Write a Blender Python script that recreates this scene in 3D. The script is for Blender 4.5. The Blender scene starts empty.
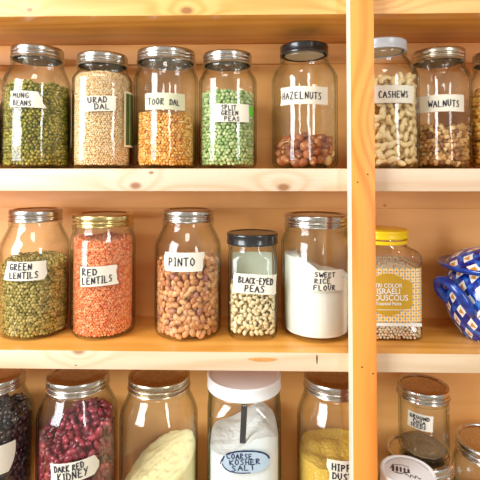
import bpy, bmesh, math, random
import numpy as np
from mathutils import Vector, Matrix, Quaternion, noise
random.seed(7)
rng = np.random.default_rng(11)
S = bpy.context.scene
COL = S.collection
PI = math.pi

# ------------------------------------------------------------------ basics
def lin(c):
    return tuple(((x/255)/12.92 if x/255 <= .04045 else ((x/255+.055)/1.055)**2.4) for x in c)+(1.0,)

def tag(o, label=None, cat=None, group=None, kind=None):
    if label: o['label'] = label
    if cat: o['category'] = cat
    if group: o['group'] = group
    if kind: o['kind'] = kind
    return o

def empty(name, loc=(0, 0, 0), rz=0):
    o = bpy.data.objects.new(name, None); COL.objects.link(o)
    o.location = loc; o.rotation_euler = (0, 0, rz); o.empty_display_size = .01
    return o

def link(name, me, parent=None, loc=None, smooth=True):
    o = bpy.data.objects.new(name, me); COL.objects.link(o)
    if parent: o.parent = parent
    if loc: o.location = loc
    if smooth is True:
        me.polygons.foreach_set('use_smooth', [True]*len(me.polygons))
    elif smooth:
        me.polygons.foreach_set('use_smooth', [True]*len(me.polygons))
        me.set_sharp_from_angle(angle=math.radians(smooth))
    return o

def mesh(name, verts, faces, mats, midx=None):
    me = bpy.data.meshes.new(name); me.from_pydata([tuple(v) for v in verts], [], faces)
    for m in (mats if isinstance(mats, (list, tuple)) else [mats]): me.materials.append(m)
    if midx: me.polygons.foreach_set('material_index', midx)
    me.update(); return me

def box_data(x0, x1, y0, y1, z0, z1, bev=0.0, seg=2):
    bm = bmesh.new()
    bmesh.ops.create_cube(bm, size=1)
    for v in bm.verts:
        v.co = Vector(((x0+x1)/2+v.co.x*(x1-x0), (y0+y1)/2+v.co.y*(y1-y0), (z0+z1)/2+v.co.z*(z1-z0)))
    if bev: bmesh.ops.bevel(bm, geom=bm.edges[:], offset=bev, segments=seg, profile=.5, affect='EDGES')
    return bm

def bm_obj(name, bm, mats, parent=None, smooth=30, fn=None):
    me = bpy.data.meshes.new(name); bm.to_mesh(me); bm.free()
    for m in (mats if isinstance(mats, (list, tuple)) else [mats]): me.materials.append(m)
    if fn:
        for p in me.polygons: p.material_index = fn(p)
    return link(name, me, parent, smooth=smooth)

# ------------------------------------------------------------------ materials
def newmat(name):
    m = bpy.data.materials.new(name); m.use_nodes = True
    nt = m.node_tree; nt.nodes.clear()
    out = nt.nodes.new('ShaderNodeOutputMaterial')
    return m, nt, out

class G:
    """tiny node helper"""
    def __init__(s, nt): s.nt = nt
    def n(s, t, **k):
        x = s.nt.nodes.new(t)
        for a, b in k.items(): setattr(x, a, b)
        return x
    def l(s, a, b): s.nt.links.new(a, b)
    def m(s, op, a, b=None, c=None):
        x = s.n('ShaderNodeMath', operation=op)
        for i, v in enumerate((a, b, c)):
            if v is None: continue
            if hasattr(v, 'links'): s.l(v, x.inputs[i])
            else: x.inputs[i].default_value = v
        return x.outputs[0]
    def ramp(s, fac, stops, interp='LINEAR'):
        r = s.n('ShaderNodeValToRGB'); r.color_ramp.interpolation = interp
        el = r.color_ramp.elements
        while len(el) < len(stops): el.new(.5)
        for e, (p, c) in zip(el, stops): e.position = p; e.color = lin(c)
        s.l(fac, r.inputs[0]); return r.outputs[0]
    def mix(s, fac, a, b, typ='MIX'):
        x = s.n('ShaderNodeMix', data_type='RGBA', blend_type=typ)
        for i, v in ((0, fac), (6, a), (7, b)):
            if hasattr(v, 'links'): s.l(v, x.inputs[i])
            else: x.inputs[i].default_value = v
        return x.outputs[2]

def plain(name, c, rough=.5, metal=0, bump=0, bscale=400, coat=0, var=None, emit=None, spec=.5):
    m, nt, out = newmat(name); g = G(nt)
    b = g.n('ShaderNodeBsdfPrincipled'); g.l(b.outputs[0], out.inputs[0])
    b.inputs['Base Color'].default_value = lin(c)
    b.inputs['Roughness'].default_value = rough; b.inputs['Metallic'].default_value = metal
    b.inputs['Coat Weight'].default_value = coat; b.inputs['Coat Roughness'].default_value = .05
    b.inputs['Specular IOR Level'].default_value = spec
    if bump or var:
        tc = g.n('ShaderNodeTexCoord'); no = g.n('ShaderNodeTexNoise')
        g.l(tc.outputs['Object'], no.inputs['Vector']); no.inputs['Scale'].default_value = bscale
        no.inputs['Detail'].default_value = 4
        if var:
            g.l(g.ramp(no.outputs[0], [(.3, c), (.7, var)]), b.inputs['Base Color'])
        if bump:
            bp = g.n('ShaderNodeBump'); bp.inputs['Strength'].default_value = bump; bp.inputs['Distance'].default_value = .001
            g.l(no.outputs[0], bp.inputs['Height']); g.l(bp.outputs[0], b.inputs['Normal'])
    return m

def wood(name, light, dark, axis='x', knots=(), rough=.4, scale=1.0, coat=0.0, contrast=1.0):
    """pine: long growth lines running along one axis, bending round knots"""
    m, nt, out = newmat(name); g = G(nt)
    b = g.n('ShaderNodeBsdfPrincipled'); g.l(b.outputs[0], out.inputs[0])
    b.inputs['Roughness'].default_value = rough; b.inputs['Coat Weight'].default_value = coat
    b.inputs['Coat Roughness'].default_value = .2
    tc = g.n('ShaderNodeTexCoord'); sep = g.n('ShaderNodeSeparateXYZ'); g.l(tc.outputs['Object'], sep.inputs[0])
    X, Y, Z = sep.outputs
    if axis == 'x': u, v, w = X, Z, Y
    else: u, v, w = Z, X, Y
    # knots: (u, v, radius)
    knotmask = None; ringsum = None
    for (ku, kv, kr) in knots:
        du = g.m('SUBTRACT', u, ku); dv = g.m('SUBTRACT', v, kv)
        e = g.m('SQRT', g.m('ADD', g.m('POWER', g.m('MULTIPLY', du, .6), 2.0), g.m('POWER', dv, 2.0)))
        core = g.m('SUBTRACT', 1.0, g.m('SMOOTH_MIN', g.m('DIVIDE', e, kr), 1.0, .3))
        core = g.m('MAXIMUM', core, 0.0)
        far = g.m('POWER', 2.718, g.m('MULTIPLY', g.m('POWER', g.m('DIVIDE', e, kr*3.0), 2.0), -1.0))
        knotmask = core if knotmask is None else g.m('MAXIMUM', knotmask, core)
        r = g.m('MULTIPLY', far, kr*3.2)
        ringsum = r if ringsum is None else g.m('ADD', ringsum, r)
    cmb = g.n('ShaderNodeCombineXYZ')
    g.l(g.m('MULTIPLY', u, 2.2*scale), cmb.inputs[0]); g.l(g.m('MULTIPLY', v, 22*scale), cmb.inputs[1]); g.l(g.m('MULTIPLY', w, 16*scale), cmb.inputs[2])
    n1 = g.n('ShaderNodeTexNoise'); n1.inputs['Scale'].default_value = 1.0; n1.inputs['Detail'].default_value = 2; n1.inputs['Roughness'].default_value = .4
    g.l(cmb.outputs[0], n1.inputs['Vector'])
    base = g.m('ADD', g.m('MULTIPLY', v, 90*scale), g.m('MULTIPLY', n1.outputs[0], 7.0))
    base = g.m('ADD', base, g.m('MULTIPLY', w, 60*scale))
    if ringsum is not None: base = g.m('ADD', base, g.m('MULTIPLY', ringsum, 170.0*scale))
    wv = g.m('ADD', g.m('MULTIPLY', g.m('SINE', g.m('MULTIPLY', base, 3.2)), .5), .5)
    wv = g.m('POWER', wv, 1.8)
    cmb2 = g.n('ShaderNodeCombineXYZ')
    g.l(g.m('MULTIPLY', u, 14), cmb2.inputs[0]); g.l(g.m('MULTIPLY', v, 420), cmb2.inputs[1]); g.l(g.m('MULTIPLY', w, 420), cmb2.inputs[2])
    n2 = g.n('ShaderNodeTexNoise'); n2.inputs['Scale'].default_value = 1.0; n2.inputs['Detail'].default_value = 3
    g.l(cmb2.outputs[0], n2.inputs['Vector'])
    fac = g.m('ADD', g.m('MULTIPLY', wv, .55*contrast), g.m('MULTIPLY', g.m('SUBTRACT', n2.outputs[0], .5), .5*contrast))
    cmb3 = g.n('ShaderNodeCombineXYZ')
    g.l(g.m('MULTIPLY', u, 3), cmb3.inputs[0]); g.l(g.m('MULTIPLY', v, 12), cmb3.inputs[1]); g.l(g.m('MULTIPLY', w, 12), cmb3.inputs[2])
    n3 = g.n('ShaderNodeTexNoise'); n3.inputs['Scale'].default_value = 1.0; g.l(cmb3.outputs[0], n3.inputs['Vector'])
    fac = g.m('ADD', fac, g.m('MULTIPLY', g.m('SUBTRACT', n3.outputs[0], .5), .9*contrast))
    col = g.ramp(fac, [(0, light), (.85, dark)])
    if knotmask is not None:
        kc = (150, 96, 52)
        col = g.mix(g.m('MINIMUM', g.m('MULTIPLY', knotmask, 1.6), .85), col, lin(kc))
    g.l(col, b.inputs['Base Color'])
    bp = g.n('ShaderNodeBump'); bp.inputs['Strength'].default_value = .15; bp.inputs['Distance'].default_value = .0005
    g.l(n2.outputs[0], bp.inputs['Height']); g.l(bp.outputs[0], b.inputs['Normal'])
    return m

def glass_mat(name, tint=(255, 255, 254), edge=(150, 156, 128), refl=1.0, rough=.015):
    """clear glass walls: Schlick reflection over a clear, edge-tinted body"""
    m, nt, out = newmat(name); g = G(nt)
    lw = g.n('ShaderNodeLayerWeight'); lw.inputs['Blend'].default_value = .5
    f = lw.outputs['Facing']
    F = g.m('MULTIPLY', g.m('ADD', .045, g.m('MULTIPLY', g.m('POWER', f, 5.0), .9)), refl)
    t = g.n('ShaderNodeBsdfTransparent')
    g.l(g.mix(g.m('POWER', f, 4.0), lin(tint), lin(edge)), t.inputs[0])
    gl = g.n('ShaderNodeBsdfGlossy'); gl.inputs['Roughness'].default_value = rough
    mx = g.n('ShaderNodeMixShader'); g.l(F, mx.inputs[0]); g.l(t.outputs[0], mx.inputs[1]); g.l(gl.outputs[0], mx.inputs[2])
    g.l(mx.outputs[0], out.inputs[0])
    # faint waviness of pressed glass
    tc = g.n('ShaderNodeTexCoord'); no = g.n('ShaderNodeTexNoise'); no.inputs['Scale'].default_value = 28
    g.l(tc.outputs['Object'], no.inputs['Vector'])
    bp = g.n('ShaderNodeBump'); bp.inputs['Strength'].default_value = .35; bp.inputs['Distance'].default_value = .004
    g.l(no.outputs[0], bp.inputs['Height']); g.l(bp.outputs[0], gl.inputs['Normal'])
    return m

def grain_mat(name, stops, rough=.5, scale=None, spots=None, coat=0.0):
    """colour changes from one grain to the next"""
    m, nt, out = newmat(name); g = G(nt)
    b = g.n('ShaderNodeBsdfPrincipled'); g.l(b.outputs[0], out.inputs[0])
    b.inputs['Roughness'].default_value = rough; b.inputs['Coat Weight'].default_value = coat; b.inputs['Coat Roughness'].default_value = .12
    oi = g.n('ShaderNodeObjectInfo'); at = g.n('ShaderNodeAttribute', attribute_name='rnd')
    r = g.m('FRACT', g.m('ADD', oi.outputs['Random'], at.outputs['Fac']))
    col = g.ramp(r, stops)
    tc = g.n('ShaderNodeTexCoord')
    if spots:   # (noise scale, threshold, colour)
        no = g.n('ShaderNodeTexNoise'); no.inputs['Scale'].default_value = spots[0]; no.inputs['Detail'].default_value = 3
        ad = g.n('ShaderNodeVectorMath', operation='ADD'); g.l(tc.outputs['Object'], ad.inputs[0])
        cb = g.n('ShaderNodeCombineXYZ'); g.l(g.m('MULTIPLY', r, 7.0), cb.inputs[0]); g.l(cb.outputs[0], ad.inputs[1])
        g.l(ad.outputs[0], no.inputs['Vector'])
        k = g.m('MULTIPLY', g.m('SUBTRACT', no.outputs[0], spots[1]), 8.0)
        x = g.n('ShaderNodeClamp'); g.l(k, x.inputs[0])
        col = g.mix(g.m('MULTIPLY', x.outputs[0], .8), col, lin(spots[2]))
    g.l(col, b.inputs['Base Color'])
    return m

PALE = ((246, 226, 192), (228, 196, 148)); AMB = ((232, 172, 92), (206, 136, 58))
def pt(px, py, Y=0): return None
W_edge_top = wood('pine_top_front', (240, 184, 108), (226, 152, 70), knots=((-.286, .2188, .0035), (-.072, .216, .007), (.18, .235, .01)))
W_edge1 = wood('pine_middle_front', (226, 198, 168), (210, 170, 130), knots=((-.119, -.0025, .0028), (.0575, -.022, .0065), (-.14, -.02, .006)), contrast=.8)
W_edge2 = wood('pine_lower_front', (228, 200, 166), (211, 172, 128), knots=((-.2185, -.2585, .0014), (-.215, -.239, .007)), contrast=.8)
W_knotpatch = plain('knot_patch_wood', (205, 135, 70), .5, var=(225, 165, 95), bscale=150)
W_board = wood('varnished_pine_shelf', (238, 172, 80), (216, 142, 52), rough=.32, coat=.15, knots=((-.11, .4, .02),))
W_post = wood('orange_pine_post', (246, 160, 70), (228, 124, 40), axis='z', rough=.45, scale=.8, knots=((.06, .18, .012),))
W_post_lit = plain('window_lit_post_side', (250, 240, 220), .7, var=(244, 228, 200), bscale=120)  # post's left side: brightness from the left window put into a whitish base colour
W_back = wood('varnished_pine_back', (240, 178, 104), (229, 158, 82), rough=.5, contrast=.45, scale=.6)
W_cleat = wood('varnished_pine_cleat', (241, 180, 110), (229, 160, 88), rough=.5, contrast=.5, knots=((.235, -.0565, .002),))
NAIL = plain('dark_nail', (60, 50, 45), .5, .6)

GLASS = glass_mat('clear_jar_glass')
GLASSG = glass_mat('greenish_jar_glass', (254, 255, 254), (136, 160, 136))
PLASTIC = glass_mat('clear_plastic', (254, 253, 252), (215, 200, 185), 1.0, .05)
ZINC = plain('silver_lid_metal', (214, 212, 206), .24, 1, bump=.12, bscale=260, var=(188, 184, 176))
ZINCD = plain('aged_lid_metal', (196, 190, 178), .3, 1, bump=.25, bscale=300, var=(140, 128, 112))
GOLD = plain('gold_lid_metal', (226, 206, 150), .25, 1, bump=.1, bscale=260, var=(205, 182, 120))
COPPER = plain('gold_lacquered_lid', (212, 200, 176), .26, 1, bump=.2, bscale=300, var=(182, 162, 132))
LINER = plain('pale_lid_liner', (214, 214, 200), .5)
WARM = plain('warm_silver_lid', (214, 204, 184), .28, 1, bump=.12, bscale=260, var=(190, 178, 156))
BLACKP = plain('black_lid', (34, 34, 36), .25, 0, coat=.4)
WHITEP = plain('white_plastic_lid', (240, 240, 238), .4)
PALEBLUE = plain('pale_bluish_lid', (216, 226, 234), .35, .1)
YELLOWP = plain('yellow_plastic_lid', (250, 208, 10), .35)
TAPE = plain('masking_tape', (238, 232, 214), .7, bump=.15, bscale=900, var=(228, 220, 200))
TAPEG = plain('greenish_masking_tape', (226, 224, 190), .7, bump=.15, bscale=900, var=(214, 212, 176))
PAPER = plain('paper_sticker', (244, 240, 226), .6)
INK = plain('black_marker_ink', (36, 30, 44), .6)
INKB = plain('blue_marker_ink', (28, 36, 78), .6)

# ------------------------------------------------------------------ lathe with round or squarish section
def sect(th, q):
    """q=0 circle, q>0 rounded square"""
    if q <= 0: return 1.0
    n = 2+q
    c, s = abs(math.cos(th)), abs(math.sin(th))
    return (c**n+s**n)**(-1/n)

def lathe(name, prof, mat, parent, seg=72, q=None, loc=(0, 0, 0), rot=0, smooth=35, wob=0):
    """prof: list of (r, z) or (r, z, squareness)"""
    vs, fs = [], []
    for p in prof:
        r, z = p[0], p[1]; k = p[2] if len(p) > 2 else (q or 0)
        for i in range(seg):
            th = 2*PI*i/seg
            a = r*sect(th, k)
            if wob: a *= 1+wob*noise.noise(Vector((math.cos(th)*2, math.sin(th)*2, z*40)))
            vs.append((a*math.cos(th+rot)+loc[0], a*math.sin(th+rot)+loc[1], z+loc[2]))
    n = len(prof)
    for j in range(n-1):
        for i in range(seg):
            a = j*seg+i; b = j*seg+(i+1) % seg
            fs.append((a, b, b+seg, a+seg))
    if prof[0][0] > 1e-5 and prof[-1][0] > 1e-5:      # an open ring: close the section on itself
        for i in range(seg):
            a = (n-1)*seg+i; b = (n-1)*seg+(i+1) % seg
            fs.append((a, b, (i+1) % seg, i))
    elif prof[0][0] > 1e-5: fs.append(tuple(reversed(range(seg))))
    elif prof[-1][0] > 1e-5: fs.append(tuple((n-1)*seg+i for i in range(seg)))
    me = mesh(name, vs, fs, mat)
    bm = bmesh.new(); bm.from_mesh(me); bmesh.ops.remove_doubles(bm, verts=bm.verts, dist=1e-6)
    bmesh.ops.recalc_face_normals(bm, faces=bm.faces); bm.to_mesh(me); bm.free()
    return link(name, me, parent, smooth=smooth)

def smooth_prof(pts, n=5):
    """Catmull-Rom through (r,z) points"""
    out = []
    P = [pts[0]]+list(pts)+[pts[-1]]
    for i in range(1, len(P)-2):
        p0, p1, p2, p3 = [np.array(P[k], float) for k in (i-1, i, i+1, i+2)]
        for t in np.linspace(0, 1, n, endpoint=False):
            out.append(tuple(.5*((2*p1)+(-p0+p2)*t+(2*p0-5*p1+4*p2-p3)*t*t+(-p0+3*p1-3*p2+p3)*t**3)))
    out.append(tuple(pts[-1])); return out

# ------------------------------------------------------------------ marker handwriting
F = {
 'A': [[(0, 0), (.45, 1), (.95, 0)], [(.15, .38), (.8, .4)]],
 'B': [[(.05, 0), (.08, 1)], [(.05, 1), (.6, .95), (.7, .75), (.1, .52), (.8, .4), (.75, .1), (.05, 0)]],
 'C': [[(.85, .85), (.5, 1), (.15, .75), (.08, .4), (.3, .05), (.85, .1)]],
 'D': [[(.08, 0), (.1, 1)], [(0, .98), (.5, .95), (.88, .6), (.7, .15), (.05, 0)]],
 'E': [[(.8, .97), (.1, 1), (.08, 0), (.85, .03)], [(.1, .52), (.65, .53)]],
 'F': [[(.85, .97), (.1, 1), (.08, 0)], [(.1, .52), (.65, .53)]],
 'G': [[(.85, .82), (.5, 1), (.12, .7), (.1, .3), (.4, 0), (.85, .15), (.85, .45), (.5, .43)]],
 'H': [[(.1, 0), (.1, 1)], [(.8, 0), (.82, 1)], [(.1, .5), (.8, .52)]],
 'I': [[(.4, 0), (.42, 1)], [(.15, 1), (.7, 1)], [(.12, 0), (.68, 0)]],
 'i': [[(.4, 0), (.42, 1)]],
 'K': [[(.1, 0), (.12, 1)], [(.8, 1), (.12, .45), (.85, 0)]],
 'L': [[(.12, 1), (.1, 0), (.8, .03)]],
 'M': [[(.02, 0), (.15, 1), (.48, .35), (.82, 1), (.95, 0)]],
 'N': [[(.08, 0), (.1, 1), (.8, .02), (.82, 1)]],
 'O': [[(.45, 1), (.1, .7), (.1, .3), (.45, 0), (.8, .3), (.82, .7), (.45, 1)]],
 'P': [[(.1, 0), (.12, 1)], [(.05, .98), (.65, .93), (.75, .7), (.5, .48), (.12, .45)]],
 'R': [[(.1, 0), (.12, 1)], [(.05, .98), (.65, .93), (.72, .7), (.12, .48), (.85, 0)]],
 'S': [[(.8, .88), (.45, 1), (.15, .78), (.4, .55), (.75, .35), (.6, .05), (.1, .08)]],
 'T': [[(0, .97), (.9, 1)], [(.45, 1), (.43, 0)]],
 'U': [[(.1, 1), (.1, .3), (.4, 0), (.78, .3), (.82, 1)]],
 'V': [[(.05, 1), (.42, 0), (.85, 1)]],
 'W': [[(0, 1), (.22, 0), (.5, .7), (.75, 0), (1, 1)]],
 'Y': [[(.05, 1), (.42, .5)], [(.85, 1), (.2, -.05)]],
 'Z': [[(.05, .97), (.8, 1), (.1, 0), (.88, .03)]],
 '-': [[(.15, .5), (.75, .52)]],
}
def ribbon(pts, w, vs, fs, mapf):
    """one pen stroke as a thin raised ribbon with round ends"""
    # resample
    P = [Vector(p) for p in pts]
    Q = []
    for a, b in zip(P[:-1], P[1:]):
        k = max(1, int((b-a).length/(w*1.2)))
        for i in range(k): Q.append(a.lerp(b, i/k))
    Q.append(P[-1])
    d0 = (Q[0]-Q[1]).normalized() if len(Q) > 1 else Vector((1, 0)); d1 = (Q[-1]-Q[-2]).normalized()
    Q[0] = Q[0]+d0*w*.3; Q[-1] = Q[-1]+d1*w*.3
    base = len(vs)
    for i, p in enumerate(Q):
        t = (Q[min(i+1, len(Q)-1)]-Q[max(i-1, 0)]).normalized()
        nrm = Vector((-t.y, t.x)); h = w*.5*(.8 if i in (0, len(Q)-1) else 1.0)*random.uniform(.85, 1.15)
        for s in (-1, 1):
            q = p+nrm*h*s; vs.append(mapf(q.x, q.y))
    for i in range(len(Q)-1):
        a = base+2*i; fs.append((a, a+1, a+3, a+2))

def write(lines, mapf, w, mat, parent, name='lettering'):
    """lines: (text, u0, v0, width, height, slope)"""
    vs, fs = [], []
    for (txt, u0, v0, wd, ht, sl) in lines:
        adv = [.5 if c in ' ' else (.62 if c in 'Ii' else (1.15 if c in 'MW' else 1.0)) for c in txt]
        tot = sum(adv); x = 0
        for c, a in zip(txt, adv):
            cw = wd*a/tot
            if c in F:
                jy = random.uniform(-.05, .05)*ht; jh = random.uniform(.94, 1.08)
                jr = random.uniform(-.03, .03)
                for st in F[c]:
                    ribbon([(u0+(x+px*cw*.82*(1.0)+jr*py*ht), v0+jy+sl*(x+px*cw)+py*ht*jh) for px, py in st], w, vs, fs, mapf)
            x += cw
    me = mesh(name, vs, fs, mat)
    return link(name, me, parent)

def wrap(R, a0, z0, lift=0, tilt=0, q=0, rot=0):
    """(u,v) metres on the skin of a jar -> local xyz; u to the viewer's right; a0 the angle of the label's middle"""
    ct, st = math.cos(tilt), math.sin(tilt)
    def f(u, v, e=0):
        uu = u*ct-v*st; vv = u*st+v*ct
        th = a0+uu/R
        r = (R*sect(th-rot, q))+lift+e
        return (r*math.cos(th), r*math.sin(th), z0+vv)
    return f

def tape_patch(name, w, h, mapf, mat, parent, jag=0.0012, left=None, right=None, t=.00025):
    """hand-torn strip; left/right: offsets (m) of the end from bottom to top"""
    nv, nu = 10, 16
    L = [(-w/2+(np.interp(j/nv, np.linspace(0, 1, len(left)), left) if left else 0)+random.uniform(-jag, jag)*.5) for j in range(nv+1)]
    Rr = [(w/2+(np.interp(j/nv, np.linspace(0, 1, len(right)), right) if right else 0)+random.uniform(-jag, jag)*.5) for j in range(nv+1)]
    vs, fs = [], []
    for e in (0, t):
        for j in range(nv+1):
            for i in range(nu+1):
                u = L[j]+(Rr[j]-L[j])*i/nu; vs.append(mapf(u, -h/2+h*j/nv, e))
    N = (nu+1)*(nv+1)
    for j in range(nv):
        for i in range(nu):
            a = j*(nu+1)+i
            fs.append((a+N, a+1+N, a+nu+2+N, a+nu+1+N)); fs.append((a, a+nu+1, a+nu+2, a+1))
    rim = [i for i in range(nu+1)]+[(j*(nu+1)+nu) for j in range(1, nv+1)]+[nv*(nu+1)+i for i in range(nu-1, -1, -1)]+[j*(nu+1) for j in range(nv-1, 0, -1)]
    for a, b in zip(rim, rim[1:]+rim[:1]): fs.append((a, b, b+N, a+N))
    return link(name, mesh(name, vs, fs, mat), parent, smooth=50)

CAM = Vector((0, -.6, 0))
def toward(X, Y):
    """world angle of the side of a jar that faces the room's standing place"""
    return math.atan2(-.6-Y, 0-X)

# ------------------------------------------------------------------ jars
def jar_profile(R, rn, H, lidh, q=0, base=.010, sh=.72, neck=None):
    """outer then inner wall; rn neck radius; H total height to lid top"""
    top = H-.0012
    zl = H-lidh                       # underside of lid band
    zn = zl-.006                      # bottom of neck
    zs = H*sh                         # where shoulder begins
    o = [(R*.55, .0035, q), (R*.80, .0008, q), (R-base*.8, 0, q), (R-base*.32, base*.28, q), (R-base*.08, base*.7, q), (R, base*1.25, q), (R, zs*.5, q), (R, zs-.006, q)]
    k = 9
    for i in range(1, k+1):
        t = i/k
        s = .5-.5*math.cos(PI*t)
        rr = R+(rn-R)*(1-math.cos(t*PI/2))**.8 if False else R+(rn-R)*(s*.55+.45*t*t)
        o.append((rr, zs-.006+(zn-zs+.006)*math.sin(t*PI/2)**.9 if False else zs-.006+(zn-zs+.006)*t, q*(1-t)**1.5))
    o += [(rn+.0012, zn+.0012, 0), (rn+.0014, zn+.003, 0), (rn, zn+.0045, 0), (rn-.001, zn+.007, 0), (rn-.001, top, 0)]
    th = .0026
    inn = [(rn-.001-th, top, 0), (rn-.001-th, zn+.006, 0)]
    for r, z, qq in reversed(o[5:-5]):
        inn.append((r-th, max(z, .009), qq))
    inn += [(R-base*.6, .0065, q), (R*.5, .0065, q), (0.0, .0068, q)]
    return o+inn

def mason_lid(t, r, H, lidh, band, disc, rings=3, dz=.0006):
    z0 = H-lidh
    k = lidh/.0175
    p = [(r-.0012, z0-.0002), (r+.0005, z0+.0001), (r+.0009, z0+.0010*k), (r+.0004, z0+.0022*k), (r-.0009, z0+.0030*k), (r-.0010, z0+.0040*k),
         (r-.0001, z0+.0052*k), (r+.0001, z0+.0066*k), (r-.0003, z0+.0078*k), (r-.0011, z0+.0085*k), (r-.0011, z0+.0092*k), (r-.0002, z0+.0102*k), (r, z0+.0112*k),
         (r, H-.0030), (r-.0003, H-.0014), (r-.0010, H-.0003), (r-.0022, H), (r-.0052, H+.0001), (r-.0060, H-.0008), (r-.0062, H-.0014)]
    lathe('lid_band', p+[(r-.0068, H-.002), (r-.0022, H-.0026), (r-.0022, z0)], band, t)
    lathe('lid_disc', [(0, H-.0016), (r*.5, H-.0016), (r*.6, H-.0013), (r*.68, H-.0017), (r-.0075, H-.0016), (r-.006, H-.0022), (r-.006, H-.003), (0, H-.003)], disc, t)

def cap_lid(t, r, H, lidh, mat, ribs=True, inset=True, name='lid'):
    z0 = H-lidh; p = []
    p += [(r-.0015, z0), (r, z0+.0006), (r+.0003, z0+.0022), (r-.0002, z0+.0032)]
    p += [(r-.0002, H-.0035), (r+.0001, H-.0024), (r-.0004, H-.0008), (r-.0016, H)]
    if inset: p += [(r-.0036, H-.0002), (r-.0044, H-.0010), (r*.4, H-.0011), (0, H-.0011)]
    else: p += [(r*.5, H+.0004), (0, H+.0004)]
    p += [(0, H-.0028), (r-.0024, H-.0028), (r-.0024, z0)]
    o = lathe(name, p, mat, t)
    lathe('liner', [(0, H-.0031), (r-.0075, H-.0031), (r-.0075, z0+.0008), (0, z0+.0008)], LINER, o)
    return o

def make_jar(name, label, X, Y, Z, R, rl, H, lid='mason', band=None, disc=None, lidh=.0175, q=0, rot=0, sh=.72, group=None, glass=None, cat='jar', base=.010, rings=3, lean=None):
    t = empty(name, (X, Y, Z)); tag(t, label, cat, group)
    if lean: t.rotation_euler = lean
    lathe('glass_body', jar_profile(R, min(rl-.0014, R-.001), H, lidh, q, base, sh), glass or GLASS, t, rot=rot, seg=80)
    if lid == 'mason': mason_lid(t, rl, H, lidh, band or ZINC, disc or ZINCD, rings)
    else: cap_lid(t, rl, H, lidh, lid)
    return t

def tape_label(t, R, X, Y, dpx, Z0, w, h, lines, tilt=0, mat=None, left=None, right=None, ink=None, pen=0.00134, q=0, rot=0, flat=None, jag=.0012):
    """dpx: sideways offset of the label's middle from the jar's axis as seen from the front (metres)"""
    a0 = toward(X, Y)+math.asin(max(-.95, min(.95, dpx/R)))
    f = flat or wrap(R, a0, Z0, .0002, tilt, q, rot)
    g_ = (lambda u, v: f(u, v, .0008))
    tp = tape_patch('label', w, h, f, mat or TAPE, t, left=left, right=right, jag=jag)
    if lines: write([(tx, -w/2+u0*w, -h/2+v0*h, wd*w, ht*h, sl) for tx, u0, v0, wd, ht, sl in lines], g_, pen, ink or INK, tp)
    return tp

# ------------------------------------------------------------------ grains
def ico(sub=1):
    bm = bmesh.new(); bmesh.ops.create_icosphere(bm, subdivisions=sub, radius=1)
    v = np.array([p.co[:] for p in bm.verts]); f = np.array([[q.index for q in p.verts] for p in bm.faces]); bm.free()
    return v, f

def bean_verts(v, L, W, T, bend=.0):
    u = v.copy()
    x = u[:, 0].copy()
    u[:, 0] = x*L/2; u[:, 1] = u[:, 1]*W/2; u[:, 2] = u[:, 2]*T/2
    u[:, 1] -= bend*W*(x**2)
    return u

def rot_tangent(phi, spin, wob=.3):
    """grain long axis lies against the glass, thin axis points outwards"""
    n = Vector((math.cos(phi), math.sin(phi), 0)); tdir = Vector((-math.sin(phi), math.cos(phi), 0)); up = Vector((0, 0, 1))
    ax = tdir*math.cos(spin)+up*math.sin(spin)
    n = (n+Vector((random.uniform(-wob, wob), random.uniform(-wob, wob), random.uniform(-wob, wob)))).normalized()
    ay = n.cross(ax).normalized(); ax = ay.cross(n).normalized()
    return Matrix((ax, ay, n)).transposed()

def rand_rot():
    q = Quaternion((random.gauss(0, 1), random.gauss(0, 1), random.gauss(0, 1), random.gauss(0, 1)))
    q.normalize(); return q.to_matrix()

def shell_sites(rad, z0, zt, s, jit=.22, layers=2, dr=None):
    """places against the glass (layer 0) and just behind; rad(z) inner radius, zt(x,y) fill height"""
    out = []
    dr = dr or s*.8
    zmax = max(zt(rad(z0)*math.cos(a)*.9, rad(z0)*math.sin(a)*.9) for a in np.linspace(0, 2*PI, 24))
    for L in range(layers):
        z = z0+s*.45+(L % 2)*s*.4; row = 0
        while z < zmax:
            r = rad(z)-s*.42-L*dr
            n = max(3, int(2*PI*r/s))
            for i in range(n):
                a = 2*PI*(i+.5*(row % 2)+.5*(L % 2))/n+random.uniform(-jit, jit)*s/r
                zz = z+random.uniform(-jit, jit)*s
                x, y = r*math.cos(a), r*math.sin(a)
                if zz < zt(x, y)-s*.2: out.append((L, x, y, zz, a))
            z += s*.86; row += 1
    # top
    R0 = rad(z0)
    y = -R0; row = 0
    while y < R0:
        x = -R0+(row % 2)*s*.5
        while x < R0:
            xx, yy = x+random.uniform(-jit, jit)*s, y+random.uniform(-jit, jit)*s
            zz = zt(xx, yy)-s*.2+random.uniform(-.25, .25)*s
            rr = math.hypot(xx, yy)
            if rr < rad(zz)-s*.6: out.append((9, xx, yy, zz, math.atan2(yy, xx)))
            x += s
        y += s*.86; row += 1
    return out

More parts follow.
